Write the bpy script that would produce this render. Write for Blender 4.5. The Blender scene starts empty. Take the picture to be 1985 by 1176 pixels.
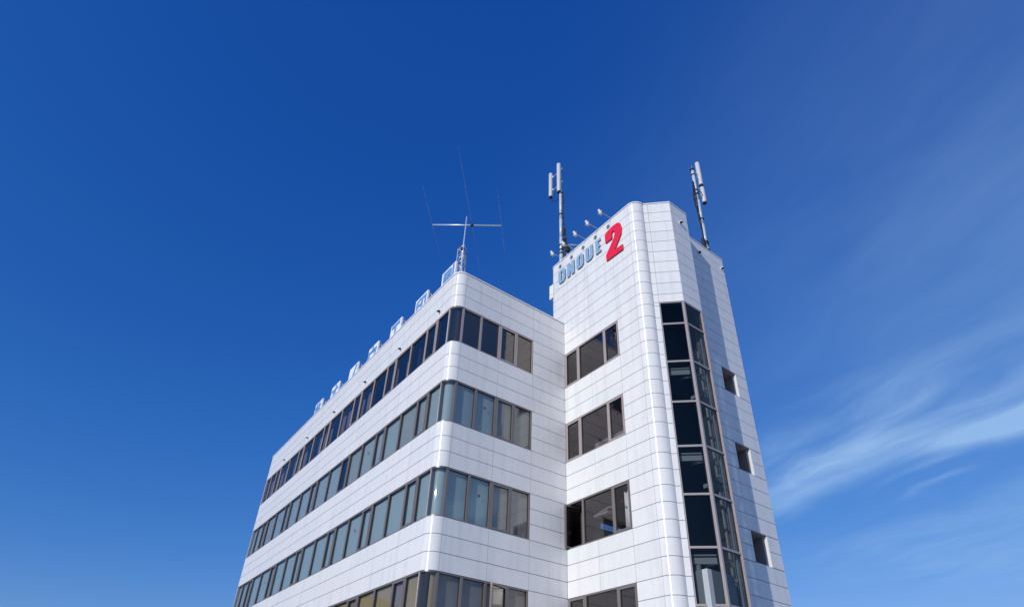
import bpy, bmesh, math, random
from mathutils import Matrix, Vector
from mathutils.geometry import tessellate_polygon
random.seed(7)
S = bpy.context.scene
COL = S.collection
R_ = math.radians
# ------------------------------------------------------------------ camera
H = 0.6            # one cladding course in metres
ROOF = 19.25       # height of the long block's roof edge
cd = bpy.data.cameras.new('camera')
cam = bpy.data.objects.new('camera', cd)
COL.objects.link(cam)
right = Vector((0.59692139, 0.80152033, 0.03535565))
up = Vector((0.40717423, -0.34061954, 0.84745942))
back = Vector((0.69129878, -0.49147074, -0.52968151))
m = Matrix((right, up, back)).transposed().to_4x4()
m.translation = Vector((28.5530999 * H, -15.2476259 * H, -29.4209689 * H + ROOF))
cam.matrix_world = m
cd.sensor_width = 36.0
cd.lens = 1164.87769 / 1985 * 36.0
cd.shift_y = 156.5 / 1985
cd.clip_start = 0.1
cd.clip_end = 6000
S.camera = cam
# ------------------------------------------------------------------ sky and sun
SUN_AZ, SUN_EL = R_(-72.3), R_(21.3)
sun_dir = Vector((math.cos(SUN_EL) * math.cos(SUN_AZ), math.cos(SUN_EL) * math.sin(SUN_AZ), math.sin(SUN_EL)))
W = bpy.data.worlds.new("World")
S.world = W
W.use_nodes = True
nt = W.node_tree
N, L = nt.nodes, nt.links
bg = N['Background']
sky = N.new('ShaderNodeTexSky')
sky.sky_type = 'NISHITA'
sky.sun_disc = False
sky.sun_elevation = SUN_EL
sky.sun_rotation = math.pi / 2 - SUN_AZ
sky.air_density = 1.0
sky.dust_density = 0.2
sky.ozone_density = 3.0
# thin cirrus, laid on a plane high overhead
tc = N.new('ShaderNodeTexCoord')
sep = N.new('ShaderNodeSeparateXYZ')
L.new(tc.outputs['Generated'], sep.inputs[0])


def mth(op, a, b=None, clamp=False):
    n = N.new('ShaderNodeMath')
    n.operation = op
    n.use_clamp = clamp
    for i, v in enumerate((a, b)):
        if v is None:
            continue
        if isinstance(v, (int, float)):
            n.inputs[i].default_value = v
        else:
            L.new(v, n.inputs[i])
    return n.outputs[0]


# deepen the clear sky's blue: each channel of its radiance gets its own response
ST = 0.10
sc_ = N.new('ShaderNodeSeparateColor')
L.new(sky.outputs[0], sc_.inputs[0])
xr, xg, xb = [mth('MULTIPLY', sc_.outputs[i], ST) for i in range(3)]
rr_ = mth('MULTIPLY', xr, mth('MINIMUM', mth('MULTIPLY', mth('POWER', xr, .75), 1.6), .7))
gg_ = mth('MULTIPLY', xg, .78)
bb_ = mth('MAXIMUM', mth('MULTIPLY', mth('POWER', xb, .60), .96), mth('MULTIPLY', xb, .8))
cc_ = N.new('ShaderNodeCombineColor')
for i, v in enumerate((rr_, gg_, bb_)):
    L.new(mth('DIVIDE', v, ST), cc_.inputs[i])
zc = mth('MAXIMUM', sep.outputs['Z'], 0.05)
qx = mth('DIVIDE', sep.outputs['X'], zc)
qy = mth('DIVIDE', sep.outputs['Y'], zc)
ca, sa = math.cos(R_(-17)), math.sin(R_(-17))
qa = mth('ADD', mth('MULTIPLY', qx, ca), mth('MULTIPLY', qy, sa))
qb = mth('SUBTRACT', mth('MULTIPLY', qy, ca), mth('MULTIPLY', qx, sa))


def noise(vx, vy, scale, detail, rough, dist, z=0.0):
    cmb = N.new('ShaderNodeCombineXYZ')
    L.new(vx, cmb.inputs[0])
    L.new(vy, cmb.inputs[1])
    cmb.inputs[2].default_value = z
    n = N.new('ShaderNodeTexNoise')
    n.inputs['Scale'].default_value = scale
    n.inputs['Detail'].default_value = detail
    n.inputs['Roughness'].default_value = rough
    n.inputs['Distortion'].default_value = dist
    L.new(cmb.outputs[0], n.inputs['Vector'])
    return n.outputs['Fac']


def ramp(v, a, b):
    n = N.new('ShaderNodeMapRange')
    n.interpolation_type = 'SMOOTHSTEP'
    n.inputs['From Min'].default_value = a
    n.inputs['From Max'].default_value = b
    L.new(v, n.inputs['Value'])
    return n.outputs[0]


wob = mth('MULTIPLY', mth('SUBTRACT', noise(qx, qy, 1.3, 3, .5, 0, 4.0), .5), .45)
qbw = mth('ADD', qb, wob)


def band(center, lo, hi, a0, aw=.7):
    up_ = mth('SUBTRACT', 1.0, ramp(qbw, center, center + lo))      # towards the horizon
    dn_ = ramp(qbw, center - hi, center)
    return mth('MULTIPLY', mth('MULTIPLY', up_, dn_), ramp(qa, a0, a0 + aw))


streak = noise(mth('MULTIPLY', qa, .55), mth('MULTIPLY', qbw, 1.6), 1.7, 5, .52, .6, 1.7)
streak2 = noise(mth('MULTIPLY', qa, 1.3), mth('MULTIPLY', qbw, 4.0), 2.0, 6, .58, .4, 9.1)
fine = noise(mth('MULTIPLY', qa, 2.4), mth('MULTIPLY', qbw, 7.0), 3.0, 5, .6, .6, 5.1)
st = mth('MULTIPLY', ramp(streak, .22, .72), mth('ADD', .50, mth('MULTIPLY', streak2, .95)))
st = mth('MULTIPLY', st, mth('ADD', .8, mth('MULTIPLY', fine, .4)))
b1 = mth('MULTIPLY', band(1.78, .46, .50, -2.6), mth('SUBTRACT', 1.0, mth('MULTIPLY', ramp(qa, -1.35, -.7), .75)))
b2 = band(2.07, .22, .16, -1.5, .4)
b4 = mth('MULTIPLY', band(2.20, .06, .07, -1.85, .3), mth('SUBTRACT', 1.0, ramp(qa, -1.5, -1.25)))
b5 = mth('MULTIPLY', band(2.36, .05, .04, -1.8, .2), mth('SUBTRACT', 1.0, ramp(qa, -1.5, -1.3)))
b3 = band(3.2, 1.6, 1.1, -3.2, 1.0)
veil = mth('MULTIPLY', ramp(qa, -2.2, 0.2), ramp(qb, .15, 1.6))
cl = mth('ADD', mth('ADD', mth('MULTIPLY', b1, .80), mth('ADD', mth('MULTIPLY', b2, 1.0), mth('MULTIPLY', mth('ADD', b4, b5), .45))), mth('MULTIPLY', b3, .38))
cl = mth('MULTIPLY', cl, mth('MULTIPLY', st, 1.05))
cl = mth('ADD', cl, mth('MULTIPLY', veil, mth('ADD', .16, mth('MULTIPLY', st, .22))))
cl = mth('MINIMUM', cl, .8)
mx = N.new('ShaderNodeMix')
mx.data_type = 'RGBA'
L.new(cl, mx.inputs['Factor'])
L.new(cc_.outputs[0], mx.inputs['A'])
mx.inputs['B'].default_value = (3.4, 5.5, 8.6, 1)
L.new(mx.outputs['Result'], bg.inputs['Color'])
bg.inputs['Strength'].default_value = 0.10

sl = bpy.data.lights.new('sun', 'SUN')
sl.energy = 3.3
sl.angle = R_(0.5)
sl.color = (1.0, .965, .91)
so = bpy.data.objects.new('sun', sl)
so.rotation_euler = sun_dir.to_track_quat('Z', 'Y').to_euler()
so.location = (20, -30, 40)
COL.objects.link(so)
S.view_settings.view_transform = 'Standard'
S.view_settings.look = 'None'
S.view_settings.exposure = 0.0
S.view_settings.gamma = 1.0
S.cycles.max_bounces = 8
S.cycles.transparent_max_bounces = 12


# ------------------------------------------------------------------ materials
def principled(name, color, rough=.5, metal=0.0, spec=.5, vary=0.0, noise_scale=0, noise_amt=0, bump=0, bump_scale=3.0, streaks=0, aniso=0):
    mt = bpy.data.materials.new(name)
    mt.use_nodes = True
    n, l = mt.node_tree.nodes, mt.node_tree.links
    p = n['Principled BSDF']
    p.inputs['Base Color'].default_value = (*color, 1)
    p.inputs['Roughness'].default_value = rough
    p.inputs['Metallic'].default_value = metal
    p.inputs['Specular IOR Level'].default_value = spec
    if aniso:      # enamel drawn vertically: highlights stretch up and down
        p.inputs['Anisotropic'].default_value = aniso
        tv = n.new('ShaderNodeCombineXYZ')
        tv.inputs[2].default_value = 1.0
        l.new(tv.outputs[0], p.inputs['Tangent'])
    src = None
    if vary or noise_amt or streaks:
        rgb = n.new('ShaderNodeRGB')
        rgb.outputs[0].default_value = (*color, 1)
        src = rgb.outputs[0]
    if vary:
        g = n.new('ShaderNodeNewGeometry')
        cr = n.new('ShaderNodeValToRGB')
        e = cr.color_ramp.elements
        e[0].color = (1 - vary * 1.3, 1 - vary * .9, 1 - vary * .6, 1)
        e[1].color = (1, 1 - vary * .35, 1 - vary * .15, 1)
        k = e.new(.5)
        k.color = (1 - vary * .2, 1, 1, 1)
        l.new(g.outputs['Random Per Island'], cr.inputs[0])
        mm = n.new('ShaderNodeMix')
        mm.data_type = 'RGBA'
        mm.blend_type = 'MULTIPLY'
        mm.inputs['Factor'].default_value = 1
        l.new(src, mm.inputs['A'])
        l.new(cr.outputs[0], mm.inputs['B'])
        src = mm.outputs['Result']
    if noise_amt:
        t = n.new('ShaderNodeTexCoord')
        ns = n.new('ShaderNodeTexNoise')
        ns.inputs['Scale'].default_value = noise_scale
        ns.inputs['Detail'].default_value = 6
        l.new(t.outputs['Object'], ns.inputs['Vector'])
        mr = n.new('ShaderNodeMapRange')
        mr.inputs['To Min'].default_value = 1 - noise_amt
        mr.inputs['To Max'].default_value = 1 + noise_amt
        l.new(ns.outputs['Fac'], mr.inputs['Value'])
        mm = n.new('ShaderNodeMix')
        mm.data_type = 'RGBA'
        mm.blend_type = 'MULTIPLY'
        mm.inputs['Factor'].default_value = 1
        l.new(src, mm.inputs['A'])
        l.new(mr.outputs[0], mm.inputs['B'])
        src = mm.outputs['Result']
    if streaks:      # rain-washed dirt running down the panels
        t = n.new('ShaderNodeTexCoord')
        mp = n.new('ShaderNodeMapping')
        mp.inputs['Scale'].default_value = (2.4, 2.4, .16)
        l.new(t.outputs['Object'], mp.inputs['Vector'])
        ns = n.new('ShaderNodeTexNoise')
        ns.inputs['Scale'].default_value = 1.6
        ns.inputs['Detail'].default_value = 5
        ns.inputs['Roughness'].default_value = .6
        l.new(mp.outputs[0], ns.inputs['Vector'])
        mr = n.new('ShaderNodeMapRange')
        mr.inputs['From Min'].default_value = .48
        mr.inputs['From Max'].default_value = .78
        mr.inputs['To Min'].default_value = 0
        mr.inputs['To Max'].default_value = streaks
        l.new(ns.outputs['Fac'], mr.inputs['Value'])
        mm = n.new('ShaderNodeMix')
        mm.data_type = 'RGBA'
        mm.inputs['B'].default_value = (.40, .36, .36, 1)
        l.new(mr.outputs[0], mm.inputs['Factor'])
        l.new(src, mm.inputs['A'])
        src = mm.outputs['Result']
    if src is not None:
        l.new(src, p.inputs['Base Color'])
    if bump:
        t = n.new('ShaderNodeTexCoord')
        ns = n.new('ShaderNodeTexNoise')
        ns.inputs['Scale'].default_value = bump_scale
        ns.inputs['Detail'].default_value = 2
        l.new(t.outputs['Object'], ns.inputs['Vector'])
        b = n.new('ShaderNodeBump')
        b.inputs['Strength'].default_value = 1
        b.inputs['Distance'].default_value = bump
        l.new(ns.outputs['Fac'], b.inputs['Height'])
        l.new(b.outputs[0], p.inputs['Normal'])
    return mt


def glass(name, tint, refl, bump=.0015, coat=(1, .94, .88)):
    mt = bpy.data.materials.new(name)
    mt.use_nodes = True
    n, l = mt.node_tree.nodes, mt.node_tree.links
    n.remove(n['Principled BSDF'])
    out = n['Material Output']
    tr = n.new('ShaderNodeBsdfTransparent')
    tr.inputs[0].default_value = (*tint, 1)
    gl = n.new('ShaderNodeBsdfGlossy')
    gl.inputs['Roughness'].default_value = .015
    gl.inputs['Color'].default_value = (*coat, 1)
    # Schlick reflectance, the same from both faces of the sheet
    ge = n.new('ShaderNodeNewGeometry')
    dt = n.new('ShaderNodeVectorMath')
    dt.operation = 'DOT_PRODUCT'
    l.new(ge.outputs['Normal'], dt.inputs[0])
    l.new(ge.outputs['Incoming'], dt.inputs[1])

    def mm(op, a, b=None):
        q = n.new('ShaderNodeMath')
        q.operation = op
        q.use_clamp = op == 'ADD'
        for i, v in enumerate((a, b)):
            if isinstance(v, (int, float)):
                q.inputs[i].default_value = v
            elif v is not None:
                l.new(v, q.inputs[i])
        return q.outputs[0]
    c1_ = mm('SUBTRACT', 1.0, mm('ABSOLUTE', dt.outputs['Value']))
    ad = mm('ADD', refl, mm('MULTIPLY', 1 - refl, mm('POWER', c1_, 5.0)))
    t = n.new('ShaderNodeTexCoord')
    ns = n.new('ShaderNodeTexNoise')
    ns.inputs['Scale'].default_value = .9
    ns.inputs['Detail'].default_value = 1
    l.new(t.outputs['Object'], ns.inputs['Vector'])
    b = n.new('ShaderNodeBump')
    b.inputs['Distance'].default_value = bump
    l.new(ns.outputs['Fac'], b.inputs['Height'])
    l.new(b.outputs[0], gl.inputs['Normal'])
    mxs = n.new('ShaderNodeMixShader')
    l.new(ad, mxs.inputs[0])
    l.new(tr.outputs[0], mxs.inputs[1])
    l.new(gl.outputs[0], mxs.inputs[2])
    l.new(mxs.outputs[0], out.inputs['Surface'])
    return mt


M = {}
M['panel'] = principled('glazed_white_panel', (.745, .745, .735), .25, spec=.5, aniso=1.0, vary=.05, noise_scale=3.5, noise_amt=.05, bump=.0012, bump_scale=2.2, streaks=.26)
M['joint'] = principled('joint_sealant', (.19, .19, .21), .8)
M['coping'] = principled('white_coping', (.82, .82, .85), .3, noise_scale=2, noise_amt=.04)
M['frame'] = principled('bronze_anodised', (.205, .18, .172), .38, metal=.25, noise_scale=3, noise_amt=.08)
M['pale_frame'] = principled('pale_anodised', (.40, .35, .335), .38, metal=.25, noise_scale=3, noise_amt=.08)
M['gasket'] = principled('black_gasket', (.02, .02, .02), .6)
M['shaded_reveal'] = principled('brown_shade_reveal', (.27, .245, .24), .5)  # brown lining, its colour darkened for the shade inside the deep openings
M['steel_trim'] = principled('bright_steel_trim', (.6, .6, .62), .22, metal=.9)
M['glass_clear'] = glass('tinted_window_glass', (.80, .80, .78), .08, coat=(1, .95, .92))
M['glass_dark'] = glass('dark_window_glass', (.46, .42, .41), .16, coat=(1, .88, .80))
M['glass_shaft'] = glass('shaft_glass', (.47, .50, .52), .03, coat=(1, .92, .86))
M['glass_blind'] = glass('window_glass_over_blind', (.84, .86, .85), .13, coat=(.95, 1, .97))
M['blind_teal'] = principled('pale_teal_blind', (.33, .41, .42), .8, noise_scale=1.3, noise_amt=.08)
M['blind_green'] = principled('grey_green_blind', (.31, .345, .32), .8, noise_scale=1.3, noise_amt=.08)
M['blind_beige'] = principled('beige_blind', (.36, .29, .17), .85, noise_scale=1.3, noise_amt=.08)
M['blind_grey'] = principled('dark_grey_blind', (.25, .225, .215), .85, noise_scale=1.3, noise_amt=.08)
M['curtain'] = principled('white_curtain', (.62, .64, .68), .85, noise_scale=6, noise_amt=.06)
M['room'] = principled('office_interior', (.17, .155, .15), .9)
M['ceiling'] = principled('office_ceiling', (.24, .235, .235), .9)
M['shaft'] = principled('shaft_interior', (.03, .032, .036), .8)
M['shaft_beam'] = principled('shaft_beam_paint', (.42, .45, .47), .6)
M['galv'] = principled('galvanised_steel', (.52, .60, .64), .45, metal=.12, noise_scale=8, noise_amt=.12)
M['alu'] = principled('aluminium_tube', (.68, .72, .78), .35, metal=.5, noise_scale=8, noise_amt=.06)
M['thin_alu'] = principled('sky_tinted_tube', (.30, .36, .52), .5, metal=.3)  # rod colour pulled towards sky blue so the thin elements fade into it
M['radome'] = principled('radome_plastic', (.55, .55, .56), .45, noise_scale=4, noise_amt=.04)
M['black'] = principled('black_rubber', (.02, .02, .022), .6)
M['white_paint'] = principled('white_paint', (.82, .82, .84), .4, noise_scale=3, noise_amt=.03)
M['lamp_paint'] = principled('lamp_paint', (.62, .62, .62), .35)
M['blue_paint'] = principled('sign_blue', (.15, .32, .60), .4, noise_scale=4, noise_amt=.06)
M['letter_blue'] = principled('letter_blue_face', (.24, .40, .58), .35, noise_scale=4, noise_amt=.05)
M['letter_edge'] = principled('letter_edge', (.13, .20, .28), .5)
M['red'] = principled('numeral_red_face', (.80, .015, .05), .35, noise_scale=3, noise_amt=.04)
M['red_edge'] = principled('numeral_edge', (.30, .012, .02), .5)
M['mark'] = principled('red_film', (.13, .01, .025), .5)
M['lens'] = principled('lamp_glass', (.55, .5, .42), .15)
M['roof'] = principled('roof_membrane', (.25, .27, .26), .9, noise_scale=.8, noise_amt=.2)
M['ground'] = principled('pale_concrete_yard', (.36, .345, .33), .9, noise_scale=.6, noise_amt=.25, bump=.01, bump_scale=30)
M['hill'] = principled('wooded_hill', (.035, .055, .03), .95, noise_scale=.05, noise_amt=.5)


# ------------------------------------------------------------------ object helpers
def link(name, bm, mats, parent=None, smooth=False):
    me = bpy.data.meshes.new(name)
    bmesh.ops.recalc_face_normals(bm, faces=bm.faces)
    bm.to_mesh(me)
    bm.free()
    for mt in (mats if isinstance(mats, (list, tuple)) else [mats]):
        me.materials.append(M[mt])
    if smooth:
        for p in me.polygons:
            p.use_smooth = True
    o = bpy.data.objects.new(name, me)
    COL.objects.link(o)
    if parent is not None:
        o.parent = parent
        o.matrix_parent_inverse = parent.matrix_world.inverted()
    return o


def empty(name, loc, label, cat, group=None):
    o = bpy.data.objects.new(name, None)
    COL.objects.link(o)
    o.location = loc
    o.matrix_world = Matrix.Translation(loc)
    o['label'] = label
    o['category'] = cat
    if group:
        o['group'] = group
    return o


def P3(x, y, z):   # course units -> metres
    return Vector((x * H, y * H, z * H + ROOF))


def box(bm, o, ax, ay, az, mi=0):
    """box from corner o along three edge vectors"""
    o, ax, ay, az = map(Vector, (o, ax, ay, az))
    v = [bm.verts.new(o + ax * i + ay * j + az * k) for k in (0, 1) for j in (0, 1) for i in (0, 1)]
    for q in ((0, 1, 3, 2), (4, 6, 7, 5), (0, 4, 5, 1), (2, 3, 7, 6), (0, 2, 6, 4), (1, 5, 7, 3)):
        f = bm.faces.new([v[i] for i in q])
        f.material_index = mi
    return v


def tube(bm, a, b, r0, r1=None, n=10, mi=0, cap=True):
    a, b = Vector(a), Vector(b)
    r1 = r0 if r1 is None else r1
    d = (b - a).normalized()
    s = d.orthogonal().normalized()
    t = d.cross(s)
    A = [bm.verts.new(a + (s * math.cos(2 * math.pi * i / n) + t * math.sin(2 * math.pi * i / n)) * r0) for i in range(n)]
    B = [bm.verts.new(b + (s * math.cos(2 * math.pi * i / n) + t * math.sin(2 * math.pi * i / n)) * r1) for i in range(n)]
    for i in range(n):
        f = bm.faces.new((A[i], A[(i + 1) % n], B[(i + 1) % n], B[i]))
        f.material_index = mi
        f.smooth = True
    if cap:
        for q in (A, B):
            bm.faces.new(q).material_index = mi


def path_tube(bm, pts, r, n=7, mi=0):
    for a, b in zip(pts[:-1], pts[1:]):
        tube(bm, a, b, r, n=n, mi=mi)


def revolve(bm, c, axis, prof, n=16, mi=0):
    """closed body of revolution: prof = [(distance along axis, radius)...]"""
    c, d = Vector(c), Vector(axis).normalized()
    s = d.orthogonal().normalized()
    t = d.cross(s)
    rings = []
    for h, r in prof:
        if r < 1e-5:
            rings.append([bm.verts.new(c + d * h)])
        else:
            rings.append([bm.verts.new(c + d * h + (s * math.cos(2 * math.pi * i / n) + t * math.sin(2 * math.pi * i / n)) * r) for i in range(n)])
    for a, b in zip(rings[:-1], rings[1:]):
        for i in range(n):
            j = (i + 1) % n
            vs = [a[i % len(a)], a[j % len(a)], b[j % len(b)], b[i % len(b)]]
            u = []
            for v in vs:
                if v not in u:
                    u.append(v)
            if len(u) > 2:
                f = bm.faces.new(u)
                f.material_index = mi
                f.smooth = True
    for rg in (rings[0], rings[-1]):
        if len(rg) > 2:
            bm.faces.new(rg).material_index = mi


# ------------------------------------------------------------------ wall faces
class Line:
    def __init__(s, p0, p1):
        s.a, s.b = Vector(p0), Vector(p1)
        s.len = (s.b - s.a).length
        d = (s.b - s.a) / s.len
        s.n = Vector((d.y, -d.x))      # outward is to the right of the walking direction
        s.d = d

    def at(s, t, off=0):
        p = s.a + s.d * t + s.n * off
        return p

    def normal(s, t):
        return s.n

    def seg(s, t0, t1):
        return 1


class Arc:
    def __init__(s, c, r, a0, a1):
        s.c, s.r, s.a0, s.a1 = Vector(c), r, R_(a0), R_(a1)
        s.len = r * abs(s.a1 - s.a0)

    def normal(s, t):
        a = s.a0 + (s.a1 - s.a0) * t / s.len
        return Vector((math.cos(a), math.sin(a)))

    def at(s, t, off=0):
        return s.c + s.normal(t) * (s.r + off)

    def seg(s, t0, t1):
        return max(1, int(round(20 * (t1 - t0) / s.len)))


def slab(bm, path, t0, t1, z0, z1, o0, o1, mi=0, jit=0.0, smooth=False):
    """a plate following the path (course units), offsets in metres"""
    n = path.seg(t0, t1)
    rows = []
    j = [random.uniform(-jit, jit) for _ in range(4)]
    for i in range(n + 1):
        t = t0 + (t1 - t0) * i / n
        k = i / n
        jb, jt = j[0] * (1 - k) + j[1] * k, j[2] * (1 - k) + j[3] * k
        r = []
        for off, z, jj in ((o0, z0, 0), (o1, z0, jb), (o1, z1, jt), (o0, z1, 0)):
            p = path.at(t, (off + jj) / H)
            r.append(bm.verts.new(P3(p.x, p.y, z)))
        rows.append(r)
    for a, b in zip(rows[:-1], rows[1:]):
        for q in range(4):
            f = bm.faces.new((a[q], b[q], b[(q + 1) % 4], a[(q + 1) % 4]))
            f.material_index = mi
    if smooth:      # only the outer skin is shaded smooth, on vertices of its own
        vs = [(bm.verts.new(r[1].co), bm.verts.new(r[2].co)) for r in rows]
        skin = []
        for (a, b), ra, rb2 in zip(zip(vs[:-1], vs[1:]), rows[:-1], rows[1:]):
            for f in list(ra[1].link_faces):
                if ra[2] in f.verts and rb2[1] in f.verts and rb2[2] in f.verts:
                    skin.append(f)
        bmesh.ops.delete(bm, geom=skin, context='FACES_ONLY')
        for a, b in zip(vs[:-1], vs[1:]):
            f = bm.faces.new((a[0], b[0], b[1], a[1]))
            f.material_index = mi
            f.smooth = True
    bm.faces.new(rows[0]).material_index = mi
    bm.faces.new(rows[-1]).material_index = mi


GH, GV = .011, .006       # half joint widths, metres


def clad(bmP, bmC, path, cuts, levels, holes=(), jit=.0012):
    """cuts: seams along the path; levels: joints from top to bottom; holes: (t0,t1,zlow,zhigh)"""
    smooth = isinstance(path, Arc)
    ts = sorted(set(list(cuts) + [h[0] for h in holes] + [h[1] for h in holes]))
    zs = sorted(set(list(levels) + [h[2] for h in holes] + [h[3] for h in holes]), reverse=True)
    cuts = sorted(cuts)

    def hole(t0, t1, z0, z1):
        tm, zm = (t0 + t1) / 2, (z0 + z1) / 2
        return any(h[0] < tm < h[1] and h[2] < zm < h[3] for h in holes)

    for zt, zb in zip(zs[:-1], zs[1:]):
        run = None
        cells = []
        for t0, t1 in zip(ts[:-1], ts[1:]):
            if hole(t0, t1, zb, zt):
                run = None
                continue
            if run is None or any(abs(t0 - c) < 1e-4 for c in cuts):
                run = [t0, t1]
                cells.append(run)
            else:
                run[1] = t1
        for t0, t1 in cells:
            slab(bmP, path, t0 + GV / H, t1 - GV / H, zb + GH / H, zt - GH / H, -.035, 0, jit=0 if smooth else jit, smooth=smooth)
            e0 = .013 / H if t0 < 1e-4 else 0
            e1 = .013 / H if t1 > path.len - 1e-4 else 0
            slab(bmC, path, t0 + e0, t1 - e1, zb, zt, -.22, -.012)


wx, wy = 0, 0
D = 9.872
WEST = -41.19
mull_left = [.75, 2.36, 3.87, 6.25, 8.65, 10.2, 12.6, 15.0, 16.55, 19.2, 21.95, 23.45, 26.1, 28.8, 30.3, 33.15, 35.85, 37.35, 39.3, 41.15]
mull_right = [.75, 2.26, 3.84, 5.35, 6.83]
FLOORS = [(-6, -3), (-12, -9), (-18, -15), (-24, -21)]
LV = [0 - i for i in range(33)]
A = Line((WEST, 0), (-.75, 0))
B = Arc((-.75, .75), .75, -90, 0)
Cc = Line((0, .75), (0, D))
T0 = Arc((-1.21, D + .36), .36, 180, 270)
T1a = Line((-1.21, D), (7.5, D))
T2 = Arc((7.5, D + .8), .8, -90, 0)
T3 = Line((8.3, D + .8), (8.3, 10.75))
T4 = Line((8.24, 10.67), (9.69, 12.12))
T5 = Line((9.69, 12.12), (9.69, 14.05))
T6 = Line((9.69, 14.05), (8.3, 15.44))
T7 = Line((8.3, 15.44), (8.3, 20.35))
TOP = 6.95
TLV = [TOP] + [6 - i for i in range(39)]

bld = empty('office_building', P3(-10, 10, -32.08), 'white panelled office building with ribbon windows and a stair tower on its right', 'office building')
bp, bc = bmesh.new(), bmesh.new()
la = [0] + [WEST * -1 - (.75 + (3.14 * k)) + 0 for k in range(12, -1, -1)]
la = sorted(set([0.0] + [(-.75 - 3.13 * k) - WEST for k in range(0, 13) if (-.75 - 3.13 * k) > WEST + .6]))
clad(bp, bc, A, la, LV, [(0, A.len, a, b) for a, b in FLOORS])
clad(bp, bc, B, [0, B.len], LV, [(0, B.len, a, b) for a, b in FLOORS])
clad(bp, bc, Cc, [0, 3.84 - .75, 6.85 - .75, Cc.len], LV, [(0, 6.85 - .75, a, b) for a, b in FLOORS])
west = Line((WEST, 14), (WEST, 0))
clad(bp, bc, west, [0, 3, 6, 9, 12, 14], LV)
link('long_block_cladding', bp, 'panel', bld)
link('long_block_core', bc, 'joint', bld)

bp, bc = bmesh.new(), bmesh.new()
clad(bp, bc, T0, [0, T0.len], [z for z in TLV if z >= -1])
tl = Line((-1.57, 20.35), (-1.57, D + .36))
clad(bp, bc, tl, [0, 3, 6, 9, tl.len], [z for z in TLV if z >= -1])
up_l = [z for z in TLV if z >= 0]
dn_l = [z for z in TLV if z <= 0]
clad(bp, bc, T1a, [0, 1.21, 4.08, 6.87, T1a.len], up_l)
T1b = Line((.004, D), (7.5, D))
clad(bp, bc, T1b, [0, 2.866, 5.656, T1b.len], dn_l, [(.03, 5.656, a, b) for a, b in FLOORS])
clad(bp, bc, T2, [0, T2.len * .93, T2.len], TLV)
clad(bp, bc, T4, [0, .41, T4.len], TLV, [(.41, T4.len, -40, -2.7)])
clad(bp, bc, T5, [0, T5.len], TLV, [(0, T5.len, -40, -2.7)])
clad(bp, bc, T6, [0, T6.len - .33, T6.len], TLV, [(0, T6.len - .33, -40, -2.7)])
sq = [(17.43 - 15.44, 19.07 - 15.44, -6.97, -5.03), (17.43 - 15.44, 19.07 - 15.44, -12.97, -11.03), (17.43 - 15.44, 19.07 - 15.44, -18.97, -17.03), (17.43 - 15.44, 19.07 - 15.44, -24.97, -23.03)]
T7b = [0, T7.len]
clad(bp, bc, T7, [0, 18.48 - 15.44, T7.len], [z for z in TLV if z >= 5])
clad(bp, bc, T7, T7b, [z for z in TLV if z <= 5], sq)
tn = Line((8.3, 20.35), (-1.57, 20.35))
clad(bp, bc, tn, [0, 3, 6, tn.len], TLV)
link('stair_tower_cladding', bp, 'panel', bld)
link('stair_tower_core', bc, 'joint', bld)


def sweep(bm, pts, z0, z1, w_out, w_in, closed=False):
    """coping along a polyline with outward normals [(x,y,nx,ny)]"""
    rows = []
    for x, y, nx, ny in pts:
        r = []
        for off, z in ((-w_in, z0), (w_out, z0), (w_out, z1), (-w_in, z1)):
            r.append(bm.verts.new(P3(x + nx * off, y + ny * off, z)))
        rows.append(r)
    for a, b in zip(rows[:-1], rows[1:]):
        for q in range(4):
            bm.faces.new((a[q], b[q], b[(q + 1) % 4], a[(q + 1) % 4]))
    bm.faces.new(rows[0])
    bm.faces.new(rows[-1])


def pth(*paths):
    out = []
    for p in paths:
        n = p.seg(0, p.len)
        for i in range(n + 1):
            t = p.len * i / n
            a = p.at(t)
            q = p.normal(t)
            if out and (Vector(out[-1][:2]) - a).length < 1e-3:
                nn = (Vector(out[-1][2:]) + q)
                nn = nn / max(.3, nn.length_squared / 2)
                out[-1] = (a.x, a.y, nn.x, nn.y)
            else:
                out.append((a.x, a.y, q.x, q.y))
    return out


cb = bmesh.new()
sweep(cb, pth(west, A, B, Cc)[:-1] + [(0, D - .004, 1, 0)], .02, .11, .045, .35)
sweep(cb, pth(tl, T0, T1a, T2, T3, T4, T5, T6, T7, tn), TOP + .02, TOP + .10, .04, .35)
link('coping', cb, 'coping', bld)
rb = bmesh.new()
box(rb, P3(WEST + .36, .36, -.75), (abs(WEST) * H - .72 * H, 0, 0), (0, (20.35 - .36) * H, 0), (0, 0, .12))
box(rb, P3(-1.2, D + .4, TOP - .7), (9.1 * H, 0, 0), (0, 10 * H, 0), (0, 0, .12))
box(rb, P3(7.905, 12.5, TOP - .7), (1.3 * H, 0, 0), (0, 1.2 * H, 0), (0, 0, .10))
link('roof_deck', rb, 'roof', bld)
# wall that closes the back of the long block
bb = bmesh.new()
box(bb, P3(WEST, 14.0, -32.08), ((-1.6 - WEST) * H, 0, 0), (0, .3, 0), (0, 0, 32 * H))
link('rear_wall', bb, 'coping', bld)

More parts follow.
